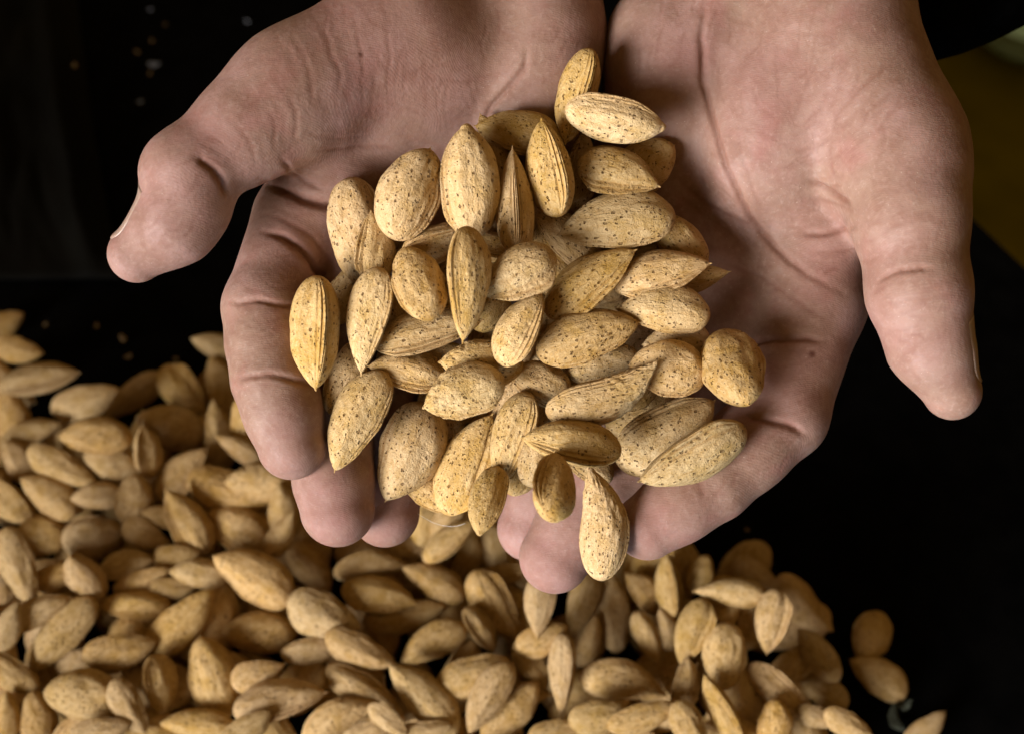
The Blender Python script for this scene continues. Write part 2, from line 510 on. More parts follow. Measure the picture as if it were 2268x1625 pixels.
# ---- the hand on the left of the picture
LF = Field((-128, -72, -470), (46, 168, -360))
lh = build_hand(LF,
    palm=[
        [(1000, -420, -18, 190), (1000, -150, -14, 200), (960, 40, -12, 150)],
        [(1130, -420, -18, 170), (1150, -150, -14, 170), (1180, 60, -14, 135)],
        [(980, -20, -14, 150), (800, 250, -16, 140), (690, 470, -12, 105)],
        [(1040, 0, -16, 140), (880, 350, -22, 125), (790, 560, -16, 105)],
        [(1120, 20, -16, 140), (990, 380, -24, 120), (900, 630, -22, 100)],
        [(1190, 60, -14, 138), (1130, 380, -20, 125), (1050, 670, -26, 92)],
    ],
    bulges=[(900, 150, -2, 240, 150, 15, 20), (1200, 170, -10, 125, 200, 16, -8), (735, 385, -6, 95, 62, 11, -10)],
    fingers=[
        [(660, 490, -12, 104), (590, 680, 4, 96), (607, 840, 10, 94), (646, 985, 11, 79)],
        [(775, 590, -18, 104), (730, 830, -10, 96), (735, 1000, -4, 93), (748, 1128, -1, 86)],
        [(890, 650, -24, 98), (840, 880, -24, 90), (850, 1020, -20, 88), (853, 1134, -17, 79)],
        [(1045, 690, -28, 88), (985, 880, -32, 75), (972, 990, -30, 70), (975, 1066, -28, 59)],
    ],
    thumb=[(900, 70, 0, 150), (655, 208, 9, 138), (598, 250, 13, 124), (543, 290, 16, 112), (417, 385, 21, 98), (418, 455, 21, 87), (386, 500, 21, 84), (303, 563, 19, 64)],
    creases=[
        ([(430, 345), (467, 370), (488, 393), (510, 438)], 1.6, 1.35, 1.0),
        ([(425, 330), (470, 350), (505, 372)], .9, .5, .6),
        ([(490, 250), (535, 285), (560, 330), (572, 372)], .8, .5, .5),
        ([(450, 300), (490, 318), (520, 345)], .7, .35, .5),
        ([(639, 61), (679, 135), (692, 241)], .9, .5, .45),
        ([(708, 41), (737, 135), (757, 172), (745, 213)], 1.0, .6, .5),
        ([(782, 25), (798, 114), (810, 196)], .8, .4, .4),
        ([(851, 25), (864, 123), (860, 229)], .8, .4, .35),
        ([(626, 200), (651, 245), (655, 286), (647, 323)], 1.0, .6, .5),
        ([(590, 230), (612, 275), (605, 335)], .8, .4, .4),
        ([(575, 398), (630, 421), (684, 446), (753, 460), (820, 455)], 1.8, 2.2, 1.0),
        ([(622, 350), (655, 392), (720, 425)], 1.1, .9, .6),
        ([(704, 335), (794, 322), (884, 325)], 1.0, .7, .5),
        ([(581, 512), (630, 527), (671, 560), (712, 613), (735, 660)], 1.7, 1.9, .9),
        ([(560, 470), (620, 480), (690, 520), (740, 590)], .9, .6, .5),
        ([(500, 668), (530, 671), (568, 664), (628, 674), (680, 690)], 1.1, 1.0, .75),
        ([(520, 684), (575, 682), (640, 692)], .8, .4, .4),
        ([(520, 838), (547, 838), (601, 830), (683, 849), (700, 860)], 1.1, 1.0, .75),
        ([(540, 852), (600, 846), (660, 860)], .7, .35, .4),
        ([(1167, 100), (1163, 151), (1124, 198), (1086, 241), (1060, 300)], 1.2, .9, .55),
        ([(960, 140), (1010, 150), (1070, 142)], .7, .25, .3),
        ([(940, 170), (1000, 182), (1080, 176)], .7, .25, .3),
        ([(660, 270), (690, 300), (760, 310), (830, 300)], .8, .35, .3),
    ] + fine_lines([(720, 130, 120, 110, 95, 22, 90), (950, 130, 160, 120, 100, 16, 80), (1000, 200, 130, 60, 5, 14, 60), (590, 270, 70, 70, 60, 14, 60), (430, 400, 50, 60, 35, 12, 45),
                    (380, 500, 50, 60, 40, 12, 40), (640, 440, 70, 50, 170, 12, 60), (600, 590, 60, 60, 0, 14, 60), (590, 760, 60, 60, 0, 16, 60), (610, 890, 60, 40, 0, 8, 45),
                    (760, 400, 90, 40, 175, 10, 60), (1220, 160, 80, 120, 60, 12, 60)], 4),
    flushes=[(470, 320, 26, 60, .9), (646, 1000, 22, 90, .45), (748, 1150, 10, 100, .6), (853, 1150, -5, 100, .6), (650, 560, 0, 110, .5),
             (860, 90, 15, 200, .35), (430, 430, 28, 100, .35), (975, 1080, -20, 80, .6)],
    moles=[(799, 122, .7)])
left_hand = finish_hand(lh, (1060, -330, -18), 'hand', 'hand on the left, palm up, its bent thumb pointing to lower left')
add_nail(lh, (384, 482, 19.5), (290, 568, 18), (-.72, .62, .12), 7.4)

# ---- the hand on the right of the picture
RF = Field((-16, -78, -470), (150, 168, -360))
rh = build_hand(RF,
    palm=[
        [(1650, -420, -18, 180), (1630, -150, -14, 180), (1570, 60, -16, 150)],
        [(1800, -420, -18, 195), (1810, -150, -12, 195), (1830, -10, -8, 176)],
        [(1760, 20, -14, 150), (1790, 350, -18, 130), (1800, 660, -10, 114)],
        [(1690, 20, -16, 140), (1700, 400, -24, 125), (1680, 730, -18, 106)],
        [(1600, 40, -16, 140), (1580, 420, -26, 122), (1540, 760, -24, 98)],
        [(1500, 130, -14, 140), (1440, 400, -24, 128), (1370, 730, -30, 92)],
    ],
    bulges=[(1740, 250, -4, 190, 250, 20, -24), (1462, 190, -12, 112, 210, 17, 14), (1840, 540, -9, 78, 75, 12, 0)],
    fingers=[
        [(1802, 670, -10, 113), (1732, 915, 3, 104), (1578, 1065, 8, 90), (1433, 1166, 10, 77)],
        [(1680, 740, -18, 105), (1500, 950, -16, 95), (1325, 1082, -10, 90), (1229, 1233, -8, 82)],
        [(1550, 780, -24, 98), (1360, 930, -30, 90), (1225, 1050, -28, 84), (1172, 1170, -26, 74)],
        [(1380, 740, -32, 86), (1260, 890, -42, 74), (1170, 990, -44, 70), (1130, 1070, -44, 60)],
    ],
    thumb=[(1850, 100, -4, 186), (1978, 330, 8, 152), (1998, 400, 12, 138), (2014, 480, 17, 122), (2035, 650, 20, 108), (2060, 765, 20, 87), (2109, 864, 18, 64)],
    creases=[
        ([(1562, -10), (1556, 83), (1560, 178), (1585, 270), (1618, 373), (1672, 486), (1730, 556), (1800, 612), (1870, 650)], 1.5, 1.25, .7),
        ([(1600, 10), (1572, 60), (1560, 130)], .8, .4, .4),
        ([(1635, 266), (1639, 332), (1672, 436), (1690, 490)], .8, .4, .35),
        ([(1830, 104), (1772, 208), (1759, 266)], .8, .35, .3),
        ([(1987, 125), (1921, 178), (1855, 249), (1842, 307)], 1.0, .6, .45),
        ([(1987, 191), (1921, 249), (1904, 299)], .8, .4, .4),
        ([(2020, 215), (1965, 262), (1935, 310)], .8, .35, .4),
        ([(1842, 307), (1835, 350), (1850, 395)], 1.0, .5, .4),
        ([(1788, 398), (1840, 425), (1888, 458)], 1.6, 1.3, .8),
        ([(1800, 440), (1850, 452), (1893, 470)], 1.0, .6, .6),
        ([(1772, 519), (1834, 517), (1905, 500)], 1.2, .9, .7),
        ([(1790, 560), (1850, 560), (1912, 548)], .9, .5, .5),
        ([(1938, 631), (1979, 604), (2041, 594), (2070, 600)], 1.2, .95, .6),
        ([(1925, 655), (1960, 632), (2005, 612)], .9, .6, .5),
        ([(1897, 560), (1940, 470), (1960, 440)], .8, .3, .3),
        ([(1915, 520), (1965, 470), (2010, 455)], .7, .25, .3),
        ([(1640, 780), (1662, 760), (1713, 752), (1785, 748), (1830, 755)], 1.5, 1.3, .8),
        ([(1640, 915), (1667, 924), (1693, 929), (1744, 942), (1790, 965)], 1.4, 1.2, .8),
        ([(1500, 1010), (1540, 1050), (1565, 1110)], 1.1, .8, .6),
        ([(1473, 374), (1560, 448), (1647, 494), (1700, 520)], 1.1, .8, .5),
        ([(1500, 430), (1556, 475), (1580, 540)], .9, .5, .4),
        ([(1560, 448), (1562, 490), (1570, 520)], .8, .4, .4),
        ([(1670, 240), (1720, 260), (1790, 290)], .7, .25, .3),
        ([(1620, 280), (1700, 300), (1760, 335)], .7, .3, .3),
        ([(1700, 60), (1760, 75), (1830, 72)], .7, .2, .2),
        ([(1580, 580), (1680, 610), (1760, 660), (1840, 720)], 1.0, .6, .5),
    ] + fine_lines([(1700, 180, 130, 130, 100, 26, 90), (1880, 220, 110, 110, 50, 22, 80), (1800, 400, 90, 70, 20, 16, 60), (1470, 90, 80, 90, 80, 12, 70), (1560, 420, 70, 110, 130, 14, 60),
                    (1700, 560, 90, 80, 150, 16, 70), (1830, 550, 70, 60, 5, 14, 60), (1990, 480, 90, 100, 20, 20, 60), (2040, 680, 80, 70, 10, 16, 50), (1740, 840, 70, 70, 5, 14, 60),
                    (1690, 990, 70, 60, 40, 12, 50), (1560, 1100, 80, 40, 60, 8, 40), (1650, 40, 120, 40, 0, 8, 60)], 9),
    flushes=[(1530, 130, 5, 60, .55), (1433, 1180, 20, 90, .45), (1229, 1250, 0, 100, .55), (1172, 1180, -20, 90, .55), (1720, 200, 16, 170, .35),
             (1990, 720, 26, 110, .35), (1840, 560, 4, 90, .5), (1690, 840, 12, 110, .4), (1950, 560, 26, 80, .3)],
    moles=[(1798, 785, 1.0)])
right_hand = finish_hand(rh, (1700, -330, -18), 'hand', 'hand on the right, palm up, its straight thumb hanging down at the side')
add_nail(rh, (2050, 748, 19), (2117, 868, 17), (.86, .50, .16), 7.6)

# black sleeve hanging behind the right wrist
def sleeve():
    nu, nv = 40, 28
    edge = [(1900, 150), (1985, 152), (2060, 139), (2130, 120), (2200, 92), (2268, 58), (2340, 5), (2400, -60)]
    ex = np.array(edge, float); s = np.linspace(0, len(ex) - 1, nu)
    E = np.stack([np.interp(s, np.arange(len(ex)), ex[:, i]) for i in (0, 1)], 1)
    V = []; F = []
    for back in (0, 1):
        for i in range(nu):
            for j in range(nv):
                t = j / (nv - 1)
                x = E[i, 0] + (E[nu // 2, 0] - 60 - E[i, 0]) * .35 * t
                y = E[i, 1] - 620 * t
                fold = 5 * math.sin(i * .55 + 2.5 * t) * (.3 + t)
                z = -42 - 30 * t + fold - 26 * math.cos((i / (nu - 1) - .5) * 2.4) * 0 + (-22 if back else 22 * math.sqrt(max(0, 1 - (1 - min(1, t * 9)) ** 2)) ) 
                V.append(c2w(PC(x, y, z)))
    n = nu * nv
    for i in range(nu - 1):
        for j in range(nv - 1):
            a = i * nv + j
            F.append((a, a + nv, a + nv + 1, a + 1)); F.append((n + a, n + a + 1, n + a + nv + 1, n + a + nv))
    rim = [i * nv for i in range(nu)] + [(nu - 1) * nv + j for j in range(1, nv)] + [i * nv + nv - 1 for i in range(nu - 2, -1, -1)] + [j for j in range(nv - 2, 0, -1)]
    for a, b in zip(rim, rim[1:] + rim[:1]): F.append((a, n + a, n + b, b))
    base = c2w(PC(2150, 120, -42))
    me = bpy.data.meshes.new('sleeve'); me.from_pydata([tuple(v - base) for v in V], [], F)
    me.materials.append(M_CLOTH); me.polygons.foreach_set('use_smooth', [True] * len(me.polygons))
    o = bpy.data.objects.new('sleeve', me); col.objects.link(o); o.location = base
    tag(o, 'black cloth sleeve with a curved hem behind the right wrist', 'sleeve')
sleeve()

# ------------------------------------------------------------------ almonds
random.seed(11)
def prof(t, b): return (t ** .5 * (1 - t) ** b) / ((.5 / (.5 + b)) ** .5 * (b / (.5 + b)) ** b)
def almond_mesh(seed, b=.72, hook=0.0, nib=.10, keel=.10, groove=.05, lump=.05, rough=.0, flat=0.0):
    NT, NP = 66, 84
    V = []; seam = []
    for i in range(NT + 1):
        s = i / NT
        t = .5 - .5 * math.cos(math.pi * s); t = .35 * s + .65 * t if 0 < s < 1 else t
        t = min(max(t, .0006), .9994)
        tb = min(t / .975, .9999)
        w = .5 * prof(tb, b); h = .5 * prof(tb, b * .86)
        if t > .55:
            cap = math.sqrt(max(0, 1 - ((t - .55) / .45) ** 6))
            w = max(w, nib * .5 * cap); h = max(h, nib * .62 * cap)
        env = min(1, t * 6) * min(1, (1 - t) * 5)
        yc = hook * (max(0, t - .35) / .65) ** 2.4 - hook * .12 + .05 * math.sin(math.pi * t)
        for j in range(NP):
            u = 2 * math.pi * j / NP
            p = u + .55 * math.sin(u)          # denser near pi, the seam
            dp = p - math.pi
            y = math.cos(p); z = math.sin(p)
            z *= 1 - .46 * math.exp(-(dp / .80) ** 2)
            k = 1 + keel * math.exp(-(dp / .26) ** 2) * env
            gr = (math.exp(-((abs(dp) - .17) / .055) ** 2) + .6 * math.exp(-((abs(dp) - .40) / .05) ** 2)) * env
            gc = math.exp(-(dp / .045) ** 2) * env * .8
            k -= groove * gr + groove * gc
            X = t - .5
            nv = Vector((X * 3.2 + seed * 7.1, y * w * 4.5, z * h * 4.5))
            k += lump * noise.noise(nv) + .030 * math.cos(3 * p + seed) * env + .022 * math.cos(5 * p + seed * 2.3) * env
            k += .030 * noise.noise(Vector((X * 4 + seed, y * 9 + seed * 3, z * 9)))
            k += .014 * noise.noise(Vector((X * 9 + seed, y * 22, z * 22 + seed)))
            if rough:
                rr = min(1, max(0, (t - .45) * 3))
                k += rough * rr * noise.noise(Vector((X * 26, y * 9, z * 9 + seed)))
            edge = 1 - flat * math.exp(-((p if p < math.pi else p - 2 * math.pi) / .5) ** 2)
            V.append((X, yc + y * w * k * edge, z * h * k))
            seam.append(min(1, gr * .8 + gc) + .5 * max(0, 1 - t * 22) + .35 * max(0, 1 - (1 - t) * 18))
    F = []
    for i in range(NT):
        for j in range(NP):
            a = i * NP + j; c = i * NP + (j + 1) % NP
            F.append((a, c, c + NP, a + NP))
    F.append(tuple(range(NP - 1, -1, -1))); F.append(tuple(NT * NP + j for j in range(NP)))
    me = bpy.data.meshes.new('almond_shell')
    me.from_pydata(V, [], F)
    a = me.attributes.new('seam', 'FLOAT', 'POINT'); a.data.foreach_set('value', np.clip(seam, 0, 1).astype(np.float32))
    me.materials.append(M_SHELL); me.polygons.foreach_set('use_smooth', [True] * len(me.polygons))
    return me, b, hook
VAR = {
    'n': almond_mesh(1, b=.72, hook=-.14, lump=.08, nib=.06), 'm': almond_mesh(2, b=.68, nib=.09, lump=.10, hook=-.10), 'p': almond_mesh(3, b=.92, nib=.07, keel=.18, hook=-.08),
    's': almond_mesh(4, b=.76, keel=.20, groove=.14, hook=-.06, lump=.08), 'k': almond_mesh(5, b=.78, keel=.44, groove=.08, nib=.09, hook=-.16, lump=.09),
    'h': almond_mesh(6, b=.66, hook=.62, nib=.24, rough=.14, lump=.08), 'q': almond_mesh(6, b=.66, hook=-.62, nib=.26, rough=.16, lump=.08),
    'H': almond_mesh(7, b=.64, hook=-.36, nib=.16, rough=.16),
    'r': almond_mesh(8, b=.58, nib=.05, lump=.12, hook=-.05), 'w': almond_mesh(9, b=.68, rough=.18, lump=.14, nib=.16, keel=.24, hook=-.1),
    'b': almond_mesh(10, b=.60, nib=.34, lump=.09), 't': almond_mesh(12, b=1.02, nib=.06, keel=.16, groove=.13, lump=.08),
    'o': almond_mesh(13, b=.70, hook=.22, nib=.14, lump=.11), 'g': almond_mesh(14, b=.76, hook=-.22, keel=.32, groove=.10, lump=.10),
}
def spheres(L, W, T, b, hook):
    out = []
    for t in (.06, .2, .36, .52, .68, .82, .93):
        w = .5 * W * prof(t, b); h = .5 * T * prof(t, b * .86)
        yc = (hook * (max(0, t - .35) / .65) ** 2.2 - hook * .12) * W
        g = max(0, w - h * .9)
        for y in ((-g, 0, g) if g > 1.2 else (0,)):
            out.append(((t - .5) * L, yc + y, 0, h * .92))
    return np.array(out)
def rot(ang, roll, pitch):
    return (Matrix.Rotation(math.radians(ang), 3, 'Z') @ Matrix.Rotation(math.radians(-pitch), 3, 'Y') @ Matrix.Rotation(math.radians(roll), 3, 'X'))

placed = np.zeros((0, 4))
def drop(x, y, S, R, dstart, dlimit, solid, tol=.86):
    """slide a nut away from the camera along its sight line until it touches something; returns distance (mm)"""
    global placed
    Rm = np.array(R); loc = S[:, :3] @ Rm.T; rad = S[:, 3]
    ray = np.array([(x - 1134.0) / F_PX, -(y - 812.5) / F_PX, -1.0])
    # keep only nuts near the ray
    near = placed
    if len(placed):
        k = placed[:, 2] / -1.0
        dd = np.hypot(placed[:, 0] - ray[0] * k, placed[:, 1] - ray[1] * k)
        near = placed[dd < 34]
    def blocked(d):
        P = loc + ray * d
        if solid is not None and solid(P, rad): return True
        if len(near):
            D = ((P[:, None, :] - near[None, :, :3]) ** 2).sum(2) - (tol * (rad[:, None] + near[None, :, 3])) ** 2
            return D.min() < 0
        return False
    last = dstart
    for step in (6.0, 1.5, .4):
        while last + step < dlimit and not blocked(last + step): last += step
    P = loc + ray * last
    placed = np.concatenate([placed, np.concatenate([P, rad[:, None]], 1)])
    return last

def make_almond(x, y, ang, Lpx, Wpx, roll, pitch, var, dref, dstart, dlimit, solid, label, group, tol=.86, name='almond'):
    me, b, hook = VAR[var]
    L = Lpx * dref / F_PX / max(.5, math.cos(math.radians(pitch)))
    W = Wpx * dref / F_PX
    q = math.sin(math.radians(roll)) ** 2
    W = W * .98 / math.sqrt(1 - q + .64 * q)      # the given width is the one seen at this roll
    T = W * .80
    R = rot(ang, 180 + roll if roll > 0 else roll, pitch)
    d = drop(x, y, spheres(L, W, T, b, hook), R, dstart, dlimit, solid, tol)
    c = np.array([(x - 1134.0) / F_PX, -(y - 812.5) / F_PX, -1.0]) * d
    k = d / dref
    o = bpy.data.objects.new(name, me); col.objects.link(o)
    M = CAMW.to_3x3() @ R
    o.matrix_world = Matrix.Translation(c2w(c)) @ M.to_4x4() @ Matrix.Diagonal((L * k * .001, W * k * .001, T * k * .001, 1))
    tag(o, label, 'almond', group)
    return o

def hands_solid(P, rad):
    for h in (lh, rh):
        fl = h['fl']
        ok = np.all((P > fl.lo) & (P < fl.lo + VOX * (fl.n - 1)), 1)
        if ok.any() and (sample(fl, h['f'], P[ok]) - rad[ok] * .80).min() < 0: return True
    return False

# x, y (picture), direction the tip points (degrees, anticlockwise from right), length, width, roll, pitch, shape, label
HG = 'almonds heaped in the cupped hands'
HID = 'almond mostly hidden deep in the handful, only slivers showing'
hand_nuts = [
    # hidden ones at the bottom of the handful
    (960, 600, 30, 200, 100, 20, 0, 'n', HID), 
    (1090, 720, 80, 200, 100, 40, 0, 's', 'almond deep in the gap below the long thin hanging tip'), (1240, 690, 20, 200, 100, 20, 0, 'm', HID), (1180, 790, 150, 200, 100, 20, 0, 'n', HID),
    (900, 760, 60, 200, 100, 20, 0, 'm', HID), (970, 930, 100, 200, 100, 20, 0, 'n', 'almond peeping out between the broad lower left nut and the wrinkled one'), (1080, 880, 40, 200, 100, 0, 0, 'r', HID),
    (1200, 560, 100, 190, 100, 20, 0, 'n', HID), (1350, 690, 30, 190, 100, 20, 0, 'm', 'almond showing in the gap beneath the long-tipped nut pointing upper right'), (1430, 900, 30, 200, 100, 20, 0, 'n', 'buried almond between the upturned tip and the broad grey-pitted nut'),
    (1240, 910, 20, 190, 95, 20, 0, 'm', HID), (1330, 580, 120, 190, 95, 20, 0, 'n', HID), (1050, 1000, 70, 200, 95, 20, 0, 'n', HID),
    (1390, 760, 20, 180, 90, 20, 0, 'n', 'buried almond under the right end of the densely pitted pale nut'), (1150, 880, 60, 180, 90, 20, 0, 'n', 'buried almond right above the narrow pale seamed nut'), (1160, 520, 60, 180, 90, 20, 0, 'n', HID),
    (1090, 650, 70, 180, 90, 30, 0, 's', 'buried almond in the gap just left of the centre brown almond'), (1000, 690, 20, 180, 90, 20, 0, 'n', HID), (1230, 570, 120, 180, 90, -20, 0, 'm', 'buried almond left of the largest smooth light brown nut'), (1120, 790, 30, 180, 90, 20, 0, 'n', HID),
    (985, 800, 160, 180, 90, 20, 0, 'k', 'buried keeled almond left of the dark rough one at the centre'), (1235, 880, 20, 180, 90, -30, 0, 'n', HID), (880, 690, 100, 180, 90, 20, 0, 'n', 'buried almond between the second tip-down nut and the star-scarred nut'), (1110, 500, 60, 180, 90, 20, 0, 'm', HID),
    (1250, 440, 80, 180, 90, 30, 0, 's', HID), (1400, 560, 20, 180, 90, 20, 0, 'n', 'buried almond between the largest smooth nut and the ridged right one'), (1210, 950, 70, 170, 85, 20, 0, 'm', 'buried almond behind the left tip of the brown-banded nut'), (1420, 840, 40, 180, 90, 20, 0, 'n', 'buried almond just right of the upturned rough tip'),
    # named ones, lowest first
    (907, 560, 150, 150, 80, 40, 0, 'n', 'dark sliver of almond behind the nut with a star-shaped scar'),
    (1084, 548, 170, 130, 70, 60, 0, 's', 'small seamed almond end wedged under the tallest knobbed almond'),
    (770, 645, 60, 160, 85, 20, 0, 'n', 'almond peeping out between the two tip-down nuts on the far left'),
    (765, 835, 70, 180, 85, 20, 0, 'r', 'shaded almond squeezed beside the left index finger, under the tip-down pair'),
    (1099, 340, 108, 190, 80, 40, 0, 'n', 'narrow almond strip to the right of the tallest knobbed almond'),
    (1282, 381, 80, 190, 80, 50, 0, 's', 'shaded seamed almond between the upright nut and the heart-shaped one'),
    (1427, 366, 30, 165, 112, 10, 0, 'r', 'round-ended almond tucked behind the heart-shaped nut'),
    (1252, 526, 133, 200, 92, 25, 0, 'n', 'ochre almond under the largest smooth nut, tip to upper left'),
    (1499, 534, 130, 180, 92, 15, 0, 'm', 'pale almond on the right palm behind the largest smooth nut'),
    (1542, 612, 8, 160, 72, 30, 0, 't', 'thin almond tip poking out against the right palm'),
    (1500, 765, 170, 160, 105, 10, 0, 'n', 'dark pitted almond in shade under the plump pale nut on the right'),
    (1335, 810, 190, 175, 90, 20, 0, 'w', 'rough orange-brown almond behind the one with the upturned tip'),
    (1195, 848, 150, 155, 92, 20, 0, 'm', 'small dull almond in the middle, above the narrow pale nut'),
    (1165, 1030, 60, 150, 70, 30, 0, 'n', 'almond flap beneath the narrow pale nut, above the right ring fingertip'),
    (950, 1085, 150, 150, 80, 20, 0, 'r', 'almond end showing low between the two biggest lower left nuts'),
    (900, 822, 170, 175, 92, 40, 0, 's', 'dark grooved almond lying in shadow left of the centre'),
    (1065, 802, 175, 190, 95, 10, 0, 'w', 'dark rough almond directly behind the wrinkled central nut'),
    (1478, 818, 170, 178, 124, 10, 0, 'r', 'brown pitted almond in shade, right of the upturned tip'),
    (971, 536, 20, 170, 88, 72, 0, 's', 'seamed almond end below the two big upper left nuts'),
    (1150, 297, 164, 205, 98, 15, 0, 'n', 'almond at the top pointing left, behind the upright nut'),
    (1278, 215, -105, 222, 92, 70, 0, 's', 'topmost almond standing on end between the two palms'),
    (792, 512, -80, 240, 128, 15, 0, 'o', 'large pale almond curving down beside the left palm'),
    (828, 548, 85, 160, 90, 48, 0, 'g', 'short keeled almond lying over the large curved one on the left'),
    (950, 735, 14, 250, 100, -50, 0, 's', 'lined almond lying level below the star-scarred nut, tip to the right'),
    (911, 428, 70, 222, 140, -5, 0, 'r', 'plump smooth almond at upper left, just left of the knobbed one'),
    (1039, 402, 93, 256, 134, 14, 0, 'b', 'tallest upright almond with a blunt knob at its top'),
    (1139, 445, 92, 246, 88, -84, 0, 't', 'thin upright almond seen edge-on, sharp tip up'),
    (1218, 372, 101, 222, 106, -68, 0, 's', 'upright almond with a double seam and sharp tip, near the top'),
    (1363, 494, 186, 268, 128, 14, 0, 'n', 'largest smooth light brown almond, upper right, tip to the left'),
    (1363, 262, -11, 228, 102, 35, 0, 'b', 'upper right almond with a blunt nib pointing right'),
    (1371, 383, -9, 192, 110, -30, 0, 'g', 'squat heart-shaped almond with its tip to the right'),
    (1465, 605, 16, 226, 96, -42, 0, 'k', 'ridged almond on the right palm side, tip pointing right'),
    (1308, 622, 39, 248, 102, -42, 0, 'k', 'almond with a long sharp tip pointing up to the right'),
    (1146, 606, 206, 188, 112, 30, 0, 'k', 'brown almond in the centre pointing to lower left'),
    (924, 626, 110, 178, 114, 10, -32, 'r', 'almond seen from its end with a star-shaped stem scar'),
    (1031, 632, -91, 262, 104, -58, 0, 'p', 'almond with a long thin tip hanging straight down, centre left'),
    (1155, 728, 62, 186, 98, -52, 0, 's', 'seamed almond near the centre leaning to the right'),
    (1469, 688, 172, 210, 104, 10, 0, 'n', 'plump pale pitted almond lying level on the right'),
    (1303, 745, 20, 242, 114, -8, 0, 'm', 'densely pitted pale almond right of centre, blunt tip to the right'),
    (818, 712, 259, 244, 104, 42, 0, 'p', 'second almond from the left, narrow, tip down'),
    (700, 738, -91, 256, 120, 66, 0, 's', 'leftmost almond, split by a dark seam, tip down'),
    (792, 932, 240, 250, 112, 20, 0, 'n', 'lower left almond leaning against the left index fingertip'),
    (905, 1003, 252, 240, 142, -8, 0, 'n', 'broad pitted almond at the lower left above the ring fingertip'),
    (1025, 868, 196, 192, 112, 18, 0, 'w', 'wrinkled brown almond in the centre of the handful'),
    (1035, 1024, 68, 250, 112, -40, 0, 'k', 'keeled almond at bottom centre with its tip up to the right'),
    (1137, 972, 252, 220, 97, 50, 0, 's', 'narrow pale almond with a brown seam, tip down, bottom centre'),
    (1082, 1108, -105, 150, 82, 30, 30, 'b', 'small bright almond end at the very bottom between the hands'),
    (1300, 1030, 150, 130, 72, 30, 0, 'm', 'shaded almond behind the lowest comma-shaped nut'),
    (1185, 1010, 80, 140, 78, 20, 0, 'n', 'small almond tucked under the brown-banded nut'),
    (1478, 960, 30, 262, 142, 10, 0, 'm', 'broad grey-pitted almond at lower right, under the ridged one'),
    (1335, 878, 12, 262, 108, 35, 0, 'q', 'pale almond with a rough tip curling up to the right'),
    (1265, 983, 171, 226, 104, 56, 0, 's', 'almond with a brown band along it, tip to the left'),
    (1627, 815, -78, 170, 140, 8, 34, 'r', 'rightmost almond, nearly round, resting at the right index finger'),
    (1225, 1072, 80, 130, 102, 40, -50, 's', 'stubby end-on almond above the right middle finger'),
    (1340, 1162, 80, 246, 110, -14, 0, 'h', 'lowest almond, curved like a comma, beside the right index fingertip'),
    (1533, 1010, 209, 270, 114, -52, 0, 'k', 'almond with a thick raised ridge resting on the right index finger'),
]
for i_, (x, y, a, L, W, ro, pi_, v, lab) in enumerate(hand_nuts):
    hidden = lab == HID
    make_almond(x, y, a, L, W, ro, pi_, v, 392.0, 330.0, 434.0, hands_solid, lab, HG, tol=.70 if hidden or lab.startswith('buried') or i_ < 28 else .78)

# ---- the pile on the table
B2 = lambda x, y: (x * .591, y * .591 + 664.5)
B3 = lambda x, y: (x * .3662 + 609, y * .3662 + 1107.4)
B4 = lambda x, y: (x * .4385 + 1273.5, y * .4385 + 1107.4)
